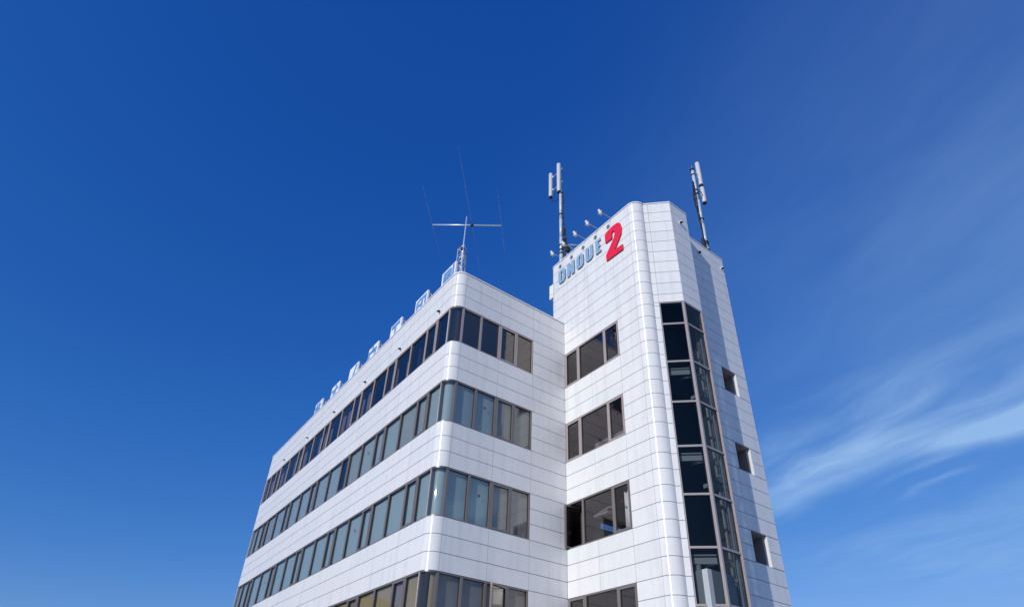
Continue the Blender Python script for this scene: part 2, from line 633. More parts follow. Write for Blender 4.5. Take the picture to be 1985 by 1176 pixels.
# floors and room backs seen through the glass
ib = bmesh.new()
for lo, hi in FLOORS:
    for z, t, mi in ((hi + .02, .35, 1), (lo - .45, .4, 0)):
        box(ib, P3(WEST + .5, .45, z), ((-1.0 - WEST) * H, 0, 0), (0, (13.4) * H, 0), (0, 0, t * H), mi)
        box(ib, P3(-1.2, D + .45, z + .06), (7.9 * H, 0, 0), (0, 7 * H, 0), (0, 0, t * H), mi)
    box(ib, P3(WEST + .6, 8.6, lo - .03), ((-2.6 - WEST) * H, 0, 0), (0, .1, 0), (0, 0, (hi - lo) * H), 0)
    box(ib, P3(-2.0, D + 2.5, lo - .03), (.1, 0, 0), (0, 4, 0), (0, 0, (hi - lo) * H), 0)
    box(ib, P3(-6.0, .6, lo - .03), (.1, 0, 0), (0, 7.8 * H, 0), (0, 0, (hi - lo) * H), 0)
    box(ib, P3(.6, 15.5, lo - .03), (6 * H, 0, 0), (0, .1, 0), (0, 0, (hi - lo) * H), 0)
    box(ib, P3(6.7, D + .5, lo - .03), (.1, 0, 0), (0, 6 * H, 0), (0, 0, (hi - lo) * H), 0)
    for k in range(5):        # strip lights fixed under the ceilings, unlit
        box(ib, P3(-8 - k * 7, 1.8, hi - .08), (1.2, 0, 0), (0, .2, 0), (0, 0, .05), 1)
link('office_floor', ib, ['room', 'ceiling'], bld)


# ------------------------------------------------------------------ windows
def bar(bm, O, u, n, x0, x1, z0, z1, d0, d1, mi=0):
    """bar in window space: x along wall, z up, d = distance outward from the wall face (m)"""
    box(bm, O + u * x0 + n * d0 + Vector((0, 0, z0)), u * (x1 - x0), n * (d1 - d0), Vector((0, 0, z1 - z0)), mi)


def ring(bm, O, u, n, x0, x1, z0, z1, w, d0, d1, mi=0):
    bar(bm, O, u, n, x0, x1, z0, z0 + w, d0, d1, mi)
    bar(bm, O, u, n, x0, x1, z1 - w, z1, d0, d1, mi)
    bar(bm, O, u, n, x0, x0 + w, z0 + w, z1 - w, d0, d1 - .001, mi)
    bar(bm, O, u, n, x1 - w, x1, z0 + w, z1 - w, d0, d1 - .001, mi)


def curtain(parent, O, u, n, x0, x1, z0, z1, d, amp=.04, pitch=.14):
    bm = bmesh.new()
    k = max(6, int((x1 - x0) / pitch * 8))
    rows = []
    for i in range(k + 1):
        x = x0 + (x1 - x0) * i / k
        dd = d + amp * math.sin(x / pitch * 2 * math.pi) + amp * .4 * math.sin(x / pitch * 2.7 + 1)
        rows.append([bm.verts.new(O + u * x + n * dd + Vector((0, 0, z))) for z in (z0, z1)])
    for a, b in zip(rows[:-1], rows[1:]):
        f = bm.faces.new((a[0], b[0], b[1], a[1]))
        f.smooth = True
    o = link('curtain', bm, 'curtain', parent)
    sm = o.modifiers.new('thickness', 'SOLIDIFY')
    sm.thickness = .004
    return o


def window(p0, p1, z0, z1, gl='glass_blind', blind=None, sash=False, name='window', fr='frame', w=.045, parent=bld, cur=(), mark=None, label=None, open_deg=0, hinge=0, hin=-.03, blind_top=0, glass_d=-.075):
    """p0,p1: ends of the opening in plan (course units) walking with the outside on the right"""
    a, b = P3(*p0, z0), P3(*p1, z0)
    u = (b - a).normalized()
    n = Vector((u.y, -u.x, 0))
    wd = (b - a).length
    ht = (z1 - z0) * H
    g = .002
    bm = bmesh.new()
    ring(bm, a, u, n, g, wd - g, g, ht - g, w, -.13, -.018)
    ring(bm, a, u, n, w, wd - w, w, ht - w, .012, -.11, -.05, 1)
    f = link(name, bm, [fr, 'gasket'], parent)
    if label:
        f['label'] = label
    x0, x1, y0, y1 = w + .012, wd - w - .012, w + .012, ht - w - .012
    O, uu, nn, gd = a, u, n, glass_d
    if sash:
        if open_deg:
            hx = x0 if hinge == 0 else x1
            hp = a + u * hx + n * hin
            rot = Matrix.Rotation(R_(open_deg), 3, 'Z')
            uu, nn = rot @ u, rot @ n
            O = hp - uu * hx - nn * -.03
        sb = bmesh.new()
        ring(sb, O, uu, nn, x0 - .008, x1 + .008, y0 - .008, y1 + .008, .055, -.09, -.006)
        ring(sb, O, uu, nn, x0 + .047, x1 - .047, y0 + .047, y1 - .047, .01, -.08, -.03, 1)
        s = link('sash', sb, [fr, 'gasket'], f)
        x0, x1, y0, y1 = x0 + .05, x1 - .05, y0 + .05, y1 - .05
        gd = -.06
    pb = bmesh.new()
    j = [random.uniform(-.0035, .0035) for _ in range(4)]
    c = [O + uu * (x0 if i in (0, 3) else x1) + Vector((0, 0, y0 if i < 2 else y1)) + nn * (gd + j[i]) for i in range(4)]
    vs = [pb.verts.new(q) for q in c]
    pb.faces.new(vs)
    link('pane', pb, gl, f)
    if blind:
        q = bmesh.new()
        bar(q, a, u, n, -.02, wd + .02, -.05, ht + .02 - blind_top, -.150, -.142)
        link('blind', q, blind, f)
    for cx0, cx1, cz in cur:
        curtain(f, a, u, n, wd * cx0, wd * cx1, -.05, ht * cz, -.36)
    if mark:
        q = bmesh.new()
        cx, cz, sz = (x0 + x1) / 2, y0 + (y1 - y0) * .62, .065
        tri = [O + uu * (cx + dx) + Vector((0, 0, cz + dz)) for dx, dz in ((-sz, sz * .9), (sz, sz * .9), (0, -sz * .9))]
        va = [q.verts.new(p + nn * (gd + .008)) for p in tri]
        vb = [q.verts.new(p + nn * (gd + .012)) for p in tri]
        q.faces.new(va)
        q.faces.new(vb)
        for i in range(3):
            q.faces.new((va[i], va[(i + 1) % 3], vb[(i + 1) % 3], vb[i]))
        link('rescue_mark', q, 'mark', f)
    return f


OPER = {1, 4, 7, 10, 13, 16}       # index of the narrow opening lights
NP = len(mull_left) - 1
rng = random.Random(3)
for fi, (zb, zt) in enumerate(FLOORS):
    for i in range(NP):
        if fi == 3 and i > 9:
            continue
        xr, xl = mull_left[i], mull_left[i + 1]
        kw = dict(sash=(i in OPER))
        if fi == 0:
            kw.update(gl='glass_dark', fr='pale_frame')
            r = rng.random()
            if i in (3,):
                kw['cur'] = [(.38, .60, .78)]
            elif i in (4, 6, 7, 8, 9, 10):
                kw['cur'] = [(.45 if i % 2 else .05, .95 if i % 2 else .55, .96)]
            elif i > 10 and r < .7:
                kw['cur'] = [(.05, .3 + r, .97)]
        elif fi in (1, 2):
            bl = 'blind_teal'
            if fi == 1 and i in (1, 2, 6, 10, 15) or fi == 2 and i in (17, 18, 13):
                bl = 'blind_green'
            kw['blind'] = bl
            if fi == 1 and i == 7:
                kw['blind'] = None
                kw['label'] = 'window with its blind drawn back, dark inside'
            if i in (5, 14):
                kw['mark'] = True
        else:
            kw['gl'] = 'glass_clear'
            kw['blind'] = 'blind_grey' if i in (1, 4, 7) else 'blind_beige'
        window((-xl, 0), (-xr, 0), zb, zt, **kw)
    for i in range(4):
        y0, y1 = mull_right[i], mull_right[i + 1]
        kw = dict(sash=(i == 2))
        if fi == 0:
            kw.update(gl='glass_dark', fr='pale_frame')
        elif fi in (1, 2):
            kw.update(gl='glass_blind', blind='blind_teal' if i < 2 else 'blind_grey')
            if i == 1:
                kw['mark'] = True
        else:
            kw.update(gl='glass_clear', blind='blind_grey')
            if i == 2:
                kw.update(open_deg=18, hinge=1, label='opening light swung outward')
        window((0, y0), (0, y1), zb, zt, **kw)
    # rounded corner light
    bm = bmesh.new()
    fz = zt - .004
    slab(bm, B, 0.004, B.len - .004, zb + .004, zb + .07, -.13, -.018, smooth=False)
    slab(bm, B, 0.004, B.len - .004, fz - .07, fz, -.13, -.018, smooth=False)
    for t0, t1 in ((.004, .07), (B.len - .07, B.len - .004)):
        slab(bm, B, t0, t1, zb + .07, fz - .07, -.13, -.020)
    slab(bm, B, .004, B.len - .004, fz - .018, fz + .002, -.10, .012, 1, smooth=True)
    cw = link('corner_window', bm, ['frame' if fi else 'pale_frame', 'steel_trim'], bld)
    bm = bmesh.new()
    n = 22
    rows = []
    for i in range(n + 1):
        t = .06 + (B.len - .12) * i / n
        p = B.at(t, -.055 / H)
        rows.append([bm.verts.new(P3(p.x, p.y, z)) for z in (zb + .06, zt - .06)])
    for a_, b_ in zip(rows[:-1], rows[1:]):
        bm.faces.new((a_[0], b_[0], b_[1], a_[1])).smooth = True
    link('pane', bm, ('glass_dark', 'glass_blind', 'glass_blind', 'glass_clear')[fi], cw)
    bm = bmesh.new()
    if fi in (1, 2):
        slab(bm, B, .0, B.len, zb - .05, zt + .02, -.20, -.18, smooth=True)
        link('blind', bm, 'blind_teal', cw)
    else:
        slab(bm, B, B.len * (.62 if fi else .5), B.len, zb - .05, zt + .02, -.20, -.18, smooth=True)
        link('blind', bm, 'blind_beige' if fi else 'room', cw)
    # tower windows facing the long block's end
    tw = [(.035, 1.52), (1.52, 4.19), (4.19, 5.655)]
    for i, (x0, x1) in enumerate(tw):
        kw = dict(gl='glass_dark', fr='pale_frame' if fi < 2 else 'frame', sash=(i != 1))
        if i == 0 and fi in (0, 1):
            kw['cur'] = [(.55, .85, .55)]
        if i == 2:
            kw['mark'] = fi in (0, 1, 2)
            if fi == 0:
                kw['cur'] = [(.62, 1.0, .95)]
            if fi == 1:
                kw['cur'] = [(.85, 1.0, .95)]
            if fi == 2:
                kw['cur'] = [(.3, 1.0, .9)]
                kw['gl'] = 'glass_clear'
        if fi == 2 and i == 0:
            kw.update(open_deg=78, hinge=0, hin=.14, label='casement swung wide open beside the long block')
        wdw = window((x0, D), (x1, D), zb, zt, **kw)
        if i == 1 and fi == 1:
            q = bmesh.new()
            box(q, P3(2.4, D + .5, zb + .05), (1.7, 0, 0), (0, .35, 0), (0, 0, .42))
            link('cardboard_case', q, 'curtain', wdw)
        if i == 1 and fi == 2:
            q = bmesh.new()
            path_tube(q, [P3(3.75, D + .6, zb), P3(3.75, D + .6, zb + 1.75), P3(3.62, D + .6, zb + 2.0), P3(3.3, D + .6, zb + 2.08), P3(2.1, D + .62, zb + 1.9)], .035, 8)
            box(q, P3(2.0, D + .5, zb + 1.72), (.75, 0, 0), (0, .18, 0), (0, 0, .09))
            link('bracket_lamp', q, 'curtain', wdw)
# sills under the top floor ribbon
# ------------------------------------------------------------------ glazed lift shaft
ZS = [-2.7, -4.52, -7.53, -10.5, -13.5, -16.48, -19.47, -22.43, -25.4, -28.4, -31.9]
p4a = T4.at(.42)
p6b = T6.at(T6.len - .34)
for k in range(len(ZS) - 1):
    zt, zb = ZS[k], ZS[k + 1]
    for q0, q1 in (((p4a.x, p4a.y), (9.62, 12.07)), ((9.69, 12.22), (9.69, 13.97)), ((9.62, 14.12), (p6b.x, p6b.y))):
        window(q0, q1, zb, zt, gl='glass_shaft', name='shaft_window', fr='pale_frame', w=.035, glass_d=-.05)
bm = bmesh.new()
for cx, cy in ((9.63, 12.16), (9.63, 14.03)):
    box(bm, P3(cx - .1, cy - .06, ZS[-1]), (.16 * H, 0, 0), (0, .12 * H, 0), (0, 0, (ZS[0] - ZS[-1]) * H - .01))
link('shaft_corner_post', bm, 'pale_frame', bld)
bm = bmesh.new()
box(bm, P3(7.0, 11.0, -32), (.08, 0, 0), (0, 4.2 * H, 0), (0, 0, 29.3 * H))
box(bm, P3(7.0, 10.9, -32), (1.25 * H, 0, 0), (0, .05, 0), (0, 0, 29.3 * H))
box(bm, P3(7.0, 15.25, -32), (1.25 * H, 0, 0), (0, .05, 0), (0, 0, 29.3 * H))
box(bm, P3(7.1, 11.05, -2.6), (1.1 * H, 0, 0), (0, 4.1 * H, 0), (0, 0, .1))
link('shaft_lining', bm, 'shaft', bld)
bm = bmesh.new()
u4 = Vector((1, 1, 0)).normalized()
n4 = Vector((1, -1, 0)).normalized()
for z in ZS[2:-1:2]:
    a = P3(p4a.x, p4a.y, z - .78)
    bar(bm, a, u4, n4, .05, .86, 0, .20, -.34, -.26)
    bar(bm, a, u4, n4, .05, .86, .26, .30, -.34, -.26)
link('landing_beam', bm, 'shaft_beam', bld)
bm = bmesh.new()
for z in ZS[2:-1:2]:
    z = z - .95
    tube(bm, P3(8.35, 12.3, z + .2), P3(9.35, 13.4, z + .55), .035)
    tube(bm, P3(8.2, 14.7, z - .2), P3(9.4, 13.5, z - .5), .045)
    box(bm, P3(9.2, 13.35, z + .2), (.08, 0, 0), (0, .22, 0), (0, 0, .16))
    box(bm, P3(9.15, 13.45, z - .75), (.08, 0, 0), (0, .16, 0), (0, 0, .10))
    box(bm, P3(8.6, 12.9, z - 1.2), (.4, 0, 0), (0, .06, 0), (0, 0, .14))
link('shaft_bracket', bm, 'shaft_beam', bld)
bm = bmesh.new()
for x, y, w_ in ((9.38, 13.72, .06), (8.95, 14.3, .05), (8.3, 14.75, .07)):
    box(bm, P3(x, y, -32), (w_, 0, 0), (0, w_, 0), (0, 0, 27 * H))
link('lift_guide_rail', bm, 'shaft_beam', bld)
bm = bmesh.new()
box(bm, P3(7.6, 11.4, -23.8), (.95, 0, 0), (0, 1.35, 0), (0, 0, 1.9))
box(bm, P3(7.75, 11.6, -20.6), (.5, 0, 0), (0, .08, 0), (0, 0, .35))
lc = link('reflection_block', bm, 'shaft_beam', bld)  # pale block added to stand in for a reflection low in the glass

# deep square openings in the flank of the tower
for t0, t1, z0, z1 in sq:
    bm = bmesh.new()
    a = P3(8.3, 15.44 + t0, z0)
    u, n = Vector((0, 1, 0)), Vector((1, 0, 0))
    wd, ht = (t1 - t0) * H, (z1 - z0) * H
    dp = -.75
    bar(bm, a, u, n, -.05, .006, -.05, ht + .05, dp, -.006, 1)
    bar(bm, a, u, n, wd - .006, wd + .05, -.05, ht + .05, dp, -.20, 1)  # inner jamb coloured dark as shade, behind the white sunlit front strip
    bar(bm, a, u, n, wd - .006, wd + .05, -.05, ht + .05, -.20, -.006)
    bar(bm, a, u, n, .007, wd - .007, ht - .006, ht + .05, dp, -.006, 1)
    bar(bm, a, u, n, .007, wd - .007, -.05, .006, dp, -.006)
    f = link('deep_window', bm, ['panel', 'shaded_reveal'], bld)
    bm = bmesh.new()
    ring(bm, a, u, n, .01, wd - .01, .01, ht - .01, .05, dp + .02, dp + .10)
    link('inner_frame', bm, 'frame', f)
    bm = bmesh.new()
    bar(bm, a, u, n, .05, wd - .05, .05, ht - .05, dp + .04, dp + .05)
    link('pane', bm, 'glass_dark', f)
    bm = bmesh.new()
    bar(bm, a, u, n, -.02, wd + .02, -.02, ht + .02, dp - .5, dp - .45)
    link('room_back', bm, 'room', f)


# ------------------------------------------------------------------ lettering on the tower
def prism(bm, poly, n, depth, fm=0, sm=1):
    v0 = [bm.verts.new(p) for p in poly]
    v1 = [bm.verts.new(p + n * depth) for p in poly]
    k = len(poly)
    for t in tessellate_polygon([poly]):
        bm.faces.new([v1[i] for i in t]).material_index = fm
        bm.faces.new([v0[i] for i in t]).material_index = sm
    for i in range(k):
        q = bm.faces.new((v0[i], v0[(i + 1) % k], v1[(i + 1) % k], v1[i]))
        q.material_index = sm


def ringprism(bm, outer, inner, n, depth, fm=0, sm=1):
    k = len(outer)
    o0 = [bm.verts.new(p) for p in outer]
    o1 = [bm.verts.new(p + n * depth) for p in outer]
    i0 = [bm.verts.new(p) for p in inner]
    i1 = [bm.verts.new(p + n * depth) for p in inner]
    for i in range(k):
        j = (i + 1) % k
        bm.faces.new((o1[i], o1[j], i1[j], i1[i])).material_index = fm
        bm.faces.new((o0[j], o0[i], i0[i], i0[j])).material_index = sm
        bm.faces.new((o0[i], o0[j], o1[j], o1[i])).material_index = sm
        bm.faces.new((i0[j], i0[i], i1[i], i1[j])).material_index = sm


sign = empty('wall_lettering', P3(2.6, D - .05, 4.6), 'raised letters reading ONOUE in blue with a large red 2, high on the tower wall', 'sign lettering')
YF = D - .05      # back of the letters, held off the wall by studs


def LP(x, z):
    return P3(x, YF, z)


nrm = Vector((0, -1, 0))
ZB, ZT = 4.41, 5.80


def glyph(kind, x0, x1):
    bm = bmesh.new()
    c = .16
    s = .335
    if kind == 'O':
        def octo(a, b, z0, z1, c):
            return [LP(a, z0 + c), LP(a + c, z0), LP(b - c, z0), LP(b, z0 + c), LP(b, z1 - c), LP(b - c, z1), LP(a + c, z1), LP(a, z1 - c)]
        ringprism(bm, octo(x0, x1, ZB, ZT, .2), octo(x0 + s, x1 - s, ZB + .22, ZT - .22, .03), nrm, .04)
    elif kind == 'N':
        pts = [(x0, ZB), (x0 + s, ZB), (x0 + s, ZT - .80), (x1 - s, ZB), (x1, ZB), (x1, ZT), (x1 - s, ZT), (x1 - s, ZB + .80), (x0 + s, ZT), (x0, ZT)]
        prism(bm, [LP(*p) for p in pts], nrm, .04)
    elif kind == 'U':
        pts = [(x0, ZB + .2), (x0 + .2, ZB), (x1 - .2, ZB), (x1, ZB + .2), (x1, ZT), (x1 - s, ZT), (x1 - s, ZB + .27), (x1 - s - .03, ZB + .23), (x0 + s + .03, ZB + .23), (x0 + s, ZB + .27), (x0 + s, ZT), (x0, ZT)]
        prism(bm, [LP(*p) for p in pts], nrm, .04)
    elif kind == 'E':
        t = .2
        zm = (ZB + ZT) / 2
        pts = [(x0, ZB), (x1, ZB), (x1, ZB + t), (x0 + s, ZB + t), (x0 + s, zm - t / 2), (x1 - .08, zm - t / 2), (x1 - .08, zm + t / 2), (x0 + s, zm + t / 2), (x0 + s, ZT - t), (x1, ZT - t), (x1, ZT), (x0, ZT)]
        prism(bm, [LP(*p) for p in pts], nrm, .04)
    return bm


for kind, x0, x1 in (('O', -.51, .34), ('N', .60, 1.47), ('O', 1.74, 2.57), ('U', 2.83, 3.67), ('E', 3.99, 4.56)):
    l = link('letter', glyph(kind, x0, x1), ['letter_blue', 'letter_edge'], sign)
    l['label'] = 'raised blue letter ' + kind
bm = bmesh.new()
two = [(5.09, 4.78), (5.07, 5.66), (5.30, 5.85), (5.94, 5.97), (6.45, 5.92), (6.70, 5.68), (6.81, 5.15), (6.74, 4.52), (5.99, 3.42), (6.80, 3.38), (6.80, 2.87), (5.10, 2.93), (5.07, 3.50), (6.00, 4.68), (6.11, 5.08), (6.06, 5.36), (5.92, 5.42), (5.81, 5.30), (5.79, 4.78)]
prism(bm, [P3(x, YF, z) for x, z in two], nrm, .045)
l = link('numeral', bm, ['red', 'red_edge'], sign)
l['label'] = 'large red numeral 2'
bm = bmesh.new()
for x in (-.33, .24, .8, 1.38, 1.93, 2.5, 3.0, 3.58, 4.16):
    for z in (ZB + .25, ZT - .25):
        tube(bm, P3(x, YF, z), P3(x, D + .01, z), .012, n=6)
for x, z in ((5.4, 3.1), (6.5, 3.1), (5.4, 5.5), (6.4, 5.5), (6.2, 4.3)):
    tube(bm, P3(x, YF, z), P3(x, D + .01, z), .015, n=6)
link('stud', bm, 'galv', sign)

# ------------------------------------------------------------------ floodlights over the lettering
names = ['floodlight at the left end of the row, beside the cell mast foot', 'floodlight second from the left, in front of the cell mast', 'middle floodlight of the five on the tower parapet', 'floodlight second from the right of the row, above the letter E', 'floodlight at the right end of the row, above the red 2']
for x, nm in zip((-.02, 1.42, 2.85, 4.30, 5.76), names):
    base = P3(x, D + .1, TOP + .10)
    fl = empty('floodlight', base, 'white arm-mounted ' + nm, 'floodlight', 'floodlights on arms over the lettering')
    head = P3(x, 8.66, 6.95)
    bm = bmesh.new()
    box(bm, base + Vector((-.04, -.05, 0)), (.08, 0, 0), (0, .14, 0), (0, 0, .03))
    tube(bm, base + Vector((0, 0, .02)), head + Vector((0, .05, .02)), .013, n=8)
    link('arm', bm, 'galv', fl)
    ax = Vector((.12, .50, -.86)).normalized()
    bm = bmesh.new()
    c = head - ax * .14
    revolve(bm, c, ax, [(0, 0), (0, .045), (.02, .057), (.17, .067), (.19, .08), (.28, .084), (.28, .076), (.255, .07), (.255, 0)], 16)
    link('lamp_housing', bm, 'lamp_paint', fl)
    bm = bmesh.new()
    revolve(bm, c, ax, [(.258, 0), (.258, .069), (.266, .069), (.266, 0)], 16)
    link('lens', bm, 'lens', fl)
    bm = bmesh.new()
    for s in (-1, 1):
        box(bm, head + Vector((s * .1 - .004, -.02, -.09)), (.008, 0, 0), (0, .04, 0), (0, 0, .12))
    box(bm, head + Vector((-.1, -.02, .03)), (.2, 0, 0), (0, .04, 0), (0, 0, .008))
    link('yoke', bm, 'galv', fl)


# ------------------------------------------------------------------ hooded wall vents
def hood(p, n, label, group, r=.085):
    e = empty('wall_vent', p, label, 'wall vent', group)
    n = Vector(n)
    bm = bmesh.new()
    tube(bm, p - n * .0, p + n * .03, r * .75, n=16)
    link('flange', bm, 'white_paint', e)
    # dome: quarter of a sphere open at the bottom
    bm = bmesh.new()
    u = Vector((-n.y, n.x, 0))
    z = Vector((0, 0, 1))
    rows = []
    K, Q = 10, 16
    for i in range(K + 1):
        th = math.pi / 2 * i / K
        rr = r * math.cos(th)
        rows.append([bm.verts.new(p + n * (.03 + .6 * r) + z * (r * math.sin(th) - .01) + (u * math.cos(2 * math.pi * j / Q) + n * math.sin(2 * math.pi * j / Q) * .85) * max(rr, .001)) for j in range(Q)])
    for a, b in zip(rows[:-1], rows[1:]):
        for j in range(Q):
            f = bm.faces.new((a[j], a[(j + 1) % Q], b[(j + 1) % Q], b[j]))
            f.smooth = True
    bm.faces.new(rows[-1])
    o = link('hood', bm, 'white_paint', e)
    bm = bmesh.new()
    revolve(bm, p + n * (.03 + .6 * r), (0, 0, -1), [(-.005, 0), (-.005, r * .86), (.03, r * .80), (.05, r * .55), (.065, 0)], 16)
    link('louvre', bm, 'black', e)
    return e


pl = ['nearest the rounded corner', 'second from the rounded corner', 'third from the rounded corner', 'fourth from the rounded corner', 'fifth from the rounded corner', 'farthest along, by the left end']
for x, t in zip((-2.13, -8.09, -14.43, -21.23, -28.16, -35.13), pl):
    hood(P3(x, 0, -2.42), (0, -1, 0), 'small hooded vent above the top ribbon window, ' + t, 'vents above the ribbon window')
hood(P3(9.69, 13.08, 5.38), (1, 0, 0), 'small white hooded vent near the top of the projecting lift bay', 'vents on the tower')
hood(P3(8.3, 17.07, 5.80), (1, 0, 0), 'small hooded vent in the shadow cast by the lift bay on the tower flank', 'vents on the tower')
hood(P3(8.3, 19.97, 5.78), (1, 0, 0), 'small sunlit hooded vent close to the far edge of the tower flank', 'vents on the tower')
# service box on the left flank of the tower
bm = bmesh.new()
box(bm, P3(-2.28, 10.24, 4.15), (.69 * H, 0, 0), (0, .35, 0), (0, 0, 1.5 * H))
bmesh.ops.bevel(bm, geom=bm.edges[:], offset=.012, segments=2, affect='EDGES')
sb = empty('service_box', P3(-1.59, 10.5, 4.15), 'narrow white box fixed to the left edge of the tower above the roof', 'service box')
link('casing', bm, 'white_paint', sb)
bm = bmesh.new()
box(bm, P3(-2.22, 10.235, 4.3), (.5 * H, 0, 0), (0, -.006, 0), (0, 0, 1.2 * H))
link('cover', bm, 'coping', sb)

# ------------------------------------------------------------------ rooftop signboards
chars = ['株', 'オ', 'ノ', 'ウ', 'エ', '印', '刷']
cxs = [-29.0, -24.5, -20.0, -15.68, -11.2, -6.74, -2.53]
wh = ['leftmost on the long roof edge', 'second from the left end', 'third from the left', 'middle one of the seven', 'third from the lattice mast', 'second from the lattice mast', 'nearest the lattice mast']
SW, SZ0, SZ1, SY = 2.0, .30, 2.38, .5
for ch, cx, t in zip(chars, cxs, wh):
    x0, x1 = cx - SW / 2, cx + SW / 2
    e = empty('roof_signboard', P3(cx, SY + .3, -.55), 'white rooftop signboard with the blue character %s, %s' % (ch, t), 'signboard', 'signboards along the roof edge')
    bm = bmesh.new()
    box(bm, P3(x0, SY, SZ0), (SW * H, 0, 0), (0, .09, 0), (0, 0, (SZ1 - SZ0) * H))
    bmesh.ops.bevel(bm, geom=bm.edges[:], offset=.006, segments=1, affect='EDGES')
    link('board', bm, 'white_paint', e)
    cu = bpy.data.curves.new('glyph', 'FONT')
    cu.body = ch
    cu.size = 1.0
    cu.extrude = .5
    cu.offset = .03
    to = bpy.data.objects.new('glyph', cu)
    COL.objects.link(to)
    bpy.context.view_layer.update()
    me = bpy.data.meshes.new_from_object(to.evaluated_get(bpy.context.evaluated_depsgraph_get()))
    bpy.data.objects.remove(to)
    me.name = 'character'
    xs = [v.co.x for v in me.vertices]
    ys = [v.co.y for v in me.vertices]
    gw, gh = max(xs) - min(xs), max(ys) - min(ys)
    mw, mh = SW * H * .86, (SZ1 - SZ0) * H * .86
    sx = mw / max(gw, .62)
    sy = mh / max(gh, .62)
    mxx, myy = (max(xs) + min(xs)) / 2, (max(ys) + min(ys)) / 2
    for v in me.vertices:
        px = (v.co.x - mxx) * sx
        pz = (v.co.y - myy) * sy
        dp = v.co.z
        v.co = P3(cx, SY, (SZ0 + SZ1) / 2) + Vector((px, -.012 - (.012 if dp > 0 else -.013), pz))
    me.materials.clear()
    me.materials.append(M['blue_paint'])
    o = bpy.data.objects.new('character', me)
    COL.objects.link(o)
    o.parent = e
    o.matrix_parent_inverse = e.matrix_world.inverted()
    bm = bmesh.new()
    for x in (x0 + .04, x1 - .04 - .06 / H):
        xx = x
        a = P3(xx, SY + .16, SZ1 - .12)
        b = P3(xx, SY + 2.3, -.55)
        d = (b - a)
        box(bm, a, (.05, 0, 0), d, (0, .035, .035))
        box(bm, P3(xx, SY + .16, -.55), (.05, 0, 0), (0, .05, 0), (0, 0, (SZ1 + .5) * H))
        box(bm, P3(xx, SY + .25, .75), (.04, 0, 0), (0, .62, 0), (0, 0, .04))
    link('support', bm, 'white_paint', e)

# ------------------------------------------------------------------ amateur antenna on its lattice mast
lx, ly = -2.55, 1.5
ant = empty('beam_antenna', P3(lx, ly, -.55), 'thin three-element beam antenna on a short lattice mast behind the roof corner', 'antenna')
legs = []
for k in range(3):
    a = R_(100 + 120 * k)
    legs.append(Vector((math.cos(a), math.sin(a))) * .27)
bm = bmesh.new()
zb_, zt_ = P3(0, 0, -.55).z, P3(0, 0, 5.05).z
cx, cy = lx * H, ly * H
for g in legs:
    tube(bm, (cx + g.x, cy + g.y, zb_), (cx + g.x * .86, cy + g.y * .86, zt_), .026, n=8)
nst = 7
for i in range(nst + 1):
    z = zb_ + (zt_ - zb_) * i / nst
    for k in range(3):
        a, b = legs[k], legs[(k + 1) % 3]
        tube(bm, (cx + a.x * .93, cy + a.y * .93, z), (cx + b.x * .93, cy + b.y * .93, z), .017, n=6)
        if i < nst:
            z2 = z + (zt_ - zb_) / nst
            if (i + k) % 2:
                a, b = b, a
            tube(bm, (cx + a.x * .93, cy + a.y * .93, z), (cx + b.x * .93, cy + b.y * .93, z2), .014, n=6)
link('lattice_mast', bm, 'alu', ant)
bm = bmesh.new()
tube(bm, P3(lx, ly, 2.0), P3(lx + .1, ly, 8.55), .032, n=10)
link('pole', bm, 'alu', ant)
bm = bmesh.new()
tube(bm, P3(lx, ly, 4.75), P3(lx, ly, 5.05), .09, n=12)
link('rotator', bm, 'black', ant)
BZ = 7.56
bl, br = P3(-4.14, -.70, BZ), P3(-.64, 3.79, BZ)
bm = bmesh.new()
tube(bm, bl, br, .034, n=10)
link('boom', bm, 'alu', ant)
bm = bmesh.new()
mc = bl.lerp(br, .575)
tube(bm, mc - (br - bl).normalized() * .07, mc + (br - bl).normalized() * .07, .075, n=8)
link('feed_clamp', bm, 'black', ant)
el = Vector((.755, -.656, 0)).normalized()
for fr_, half in ((.0, 3.9), (.575, 7.5), (1.0, 3.8)):
    c = bl.lerp(br, fr_)
    bm = bmesh.new()
    for s in (-1, 1):
        tube(bm, c, c + el * s * half * H * .5, .011, .009, n=6)
        tube(bm, c + el * s * half * H * .5, c + el * s * half * H, .008, .004, n=6)
        tube(bm, c + el * s * half * H * .48, c + el * s * half * H * .53, .014, n=8)
        tube(bm, c + el * s * half * H * .74, c + el * s * half * H * .77, .012, n=8)
    link('element', bm, 'thin_alu', ant)


# ------------------------------------------------------------------ cell masts
def band_(bm, c, z, r, h=.05):
    tube(bm, (c.x, c.y, z - h / 2), (c.x, c.y, z + h / 2), r, n=14)


def radome(parent, c, z0, z1, r, lean=Vector((0, 0, 0))):
    bm = bmesh.new()
    L_ = z1 - z0
    revolve(bm, Vector((c.x, c.y, z0)), Vector((0, 0, 1)) + lean, [(0, 0), (0, r * .9), (.03, r), (L_ - .05, r), (L_ - .015, r * .8), (L_, r * .4), (L_, 0)], 18)
    o = link('radome', bm, 'radome', parent)
    bm = bmesh.new()
    revolve(bm, Vector((c.x, c.y, z0)), (0, 0, -1), [(-.03, 0), (-.03, r * .96), (.05, r * .93), (.06, r * .5), (.12, r * .3), (.12, 0)], 14)
    link('end_cap', bm, 'black', o)
    return o


# left mast
c1 = P3(-1.17, D + .8, 0)
r0 = P3(0, 0, TOP - .5).z
mast = empty('cell_mast', Vector((c1.x, c1.y, r0)), 'pipe mast with two white antenna cylinders side by side, above the word ONOUE', 'cell antenna')


def Z(z):
    return P3(0, 0, z).z


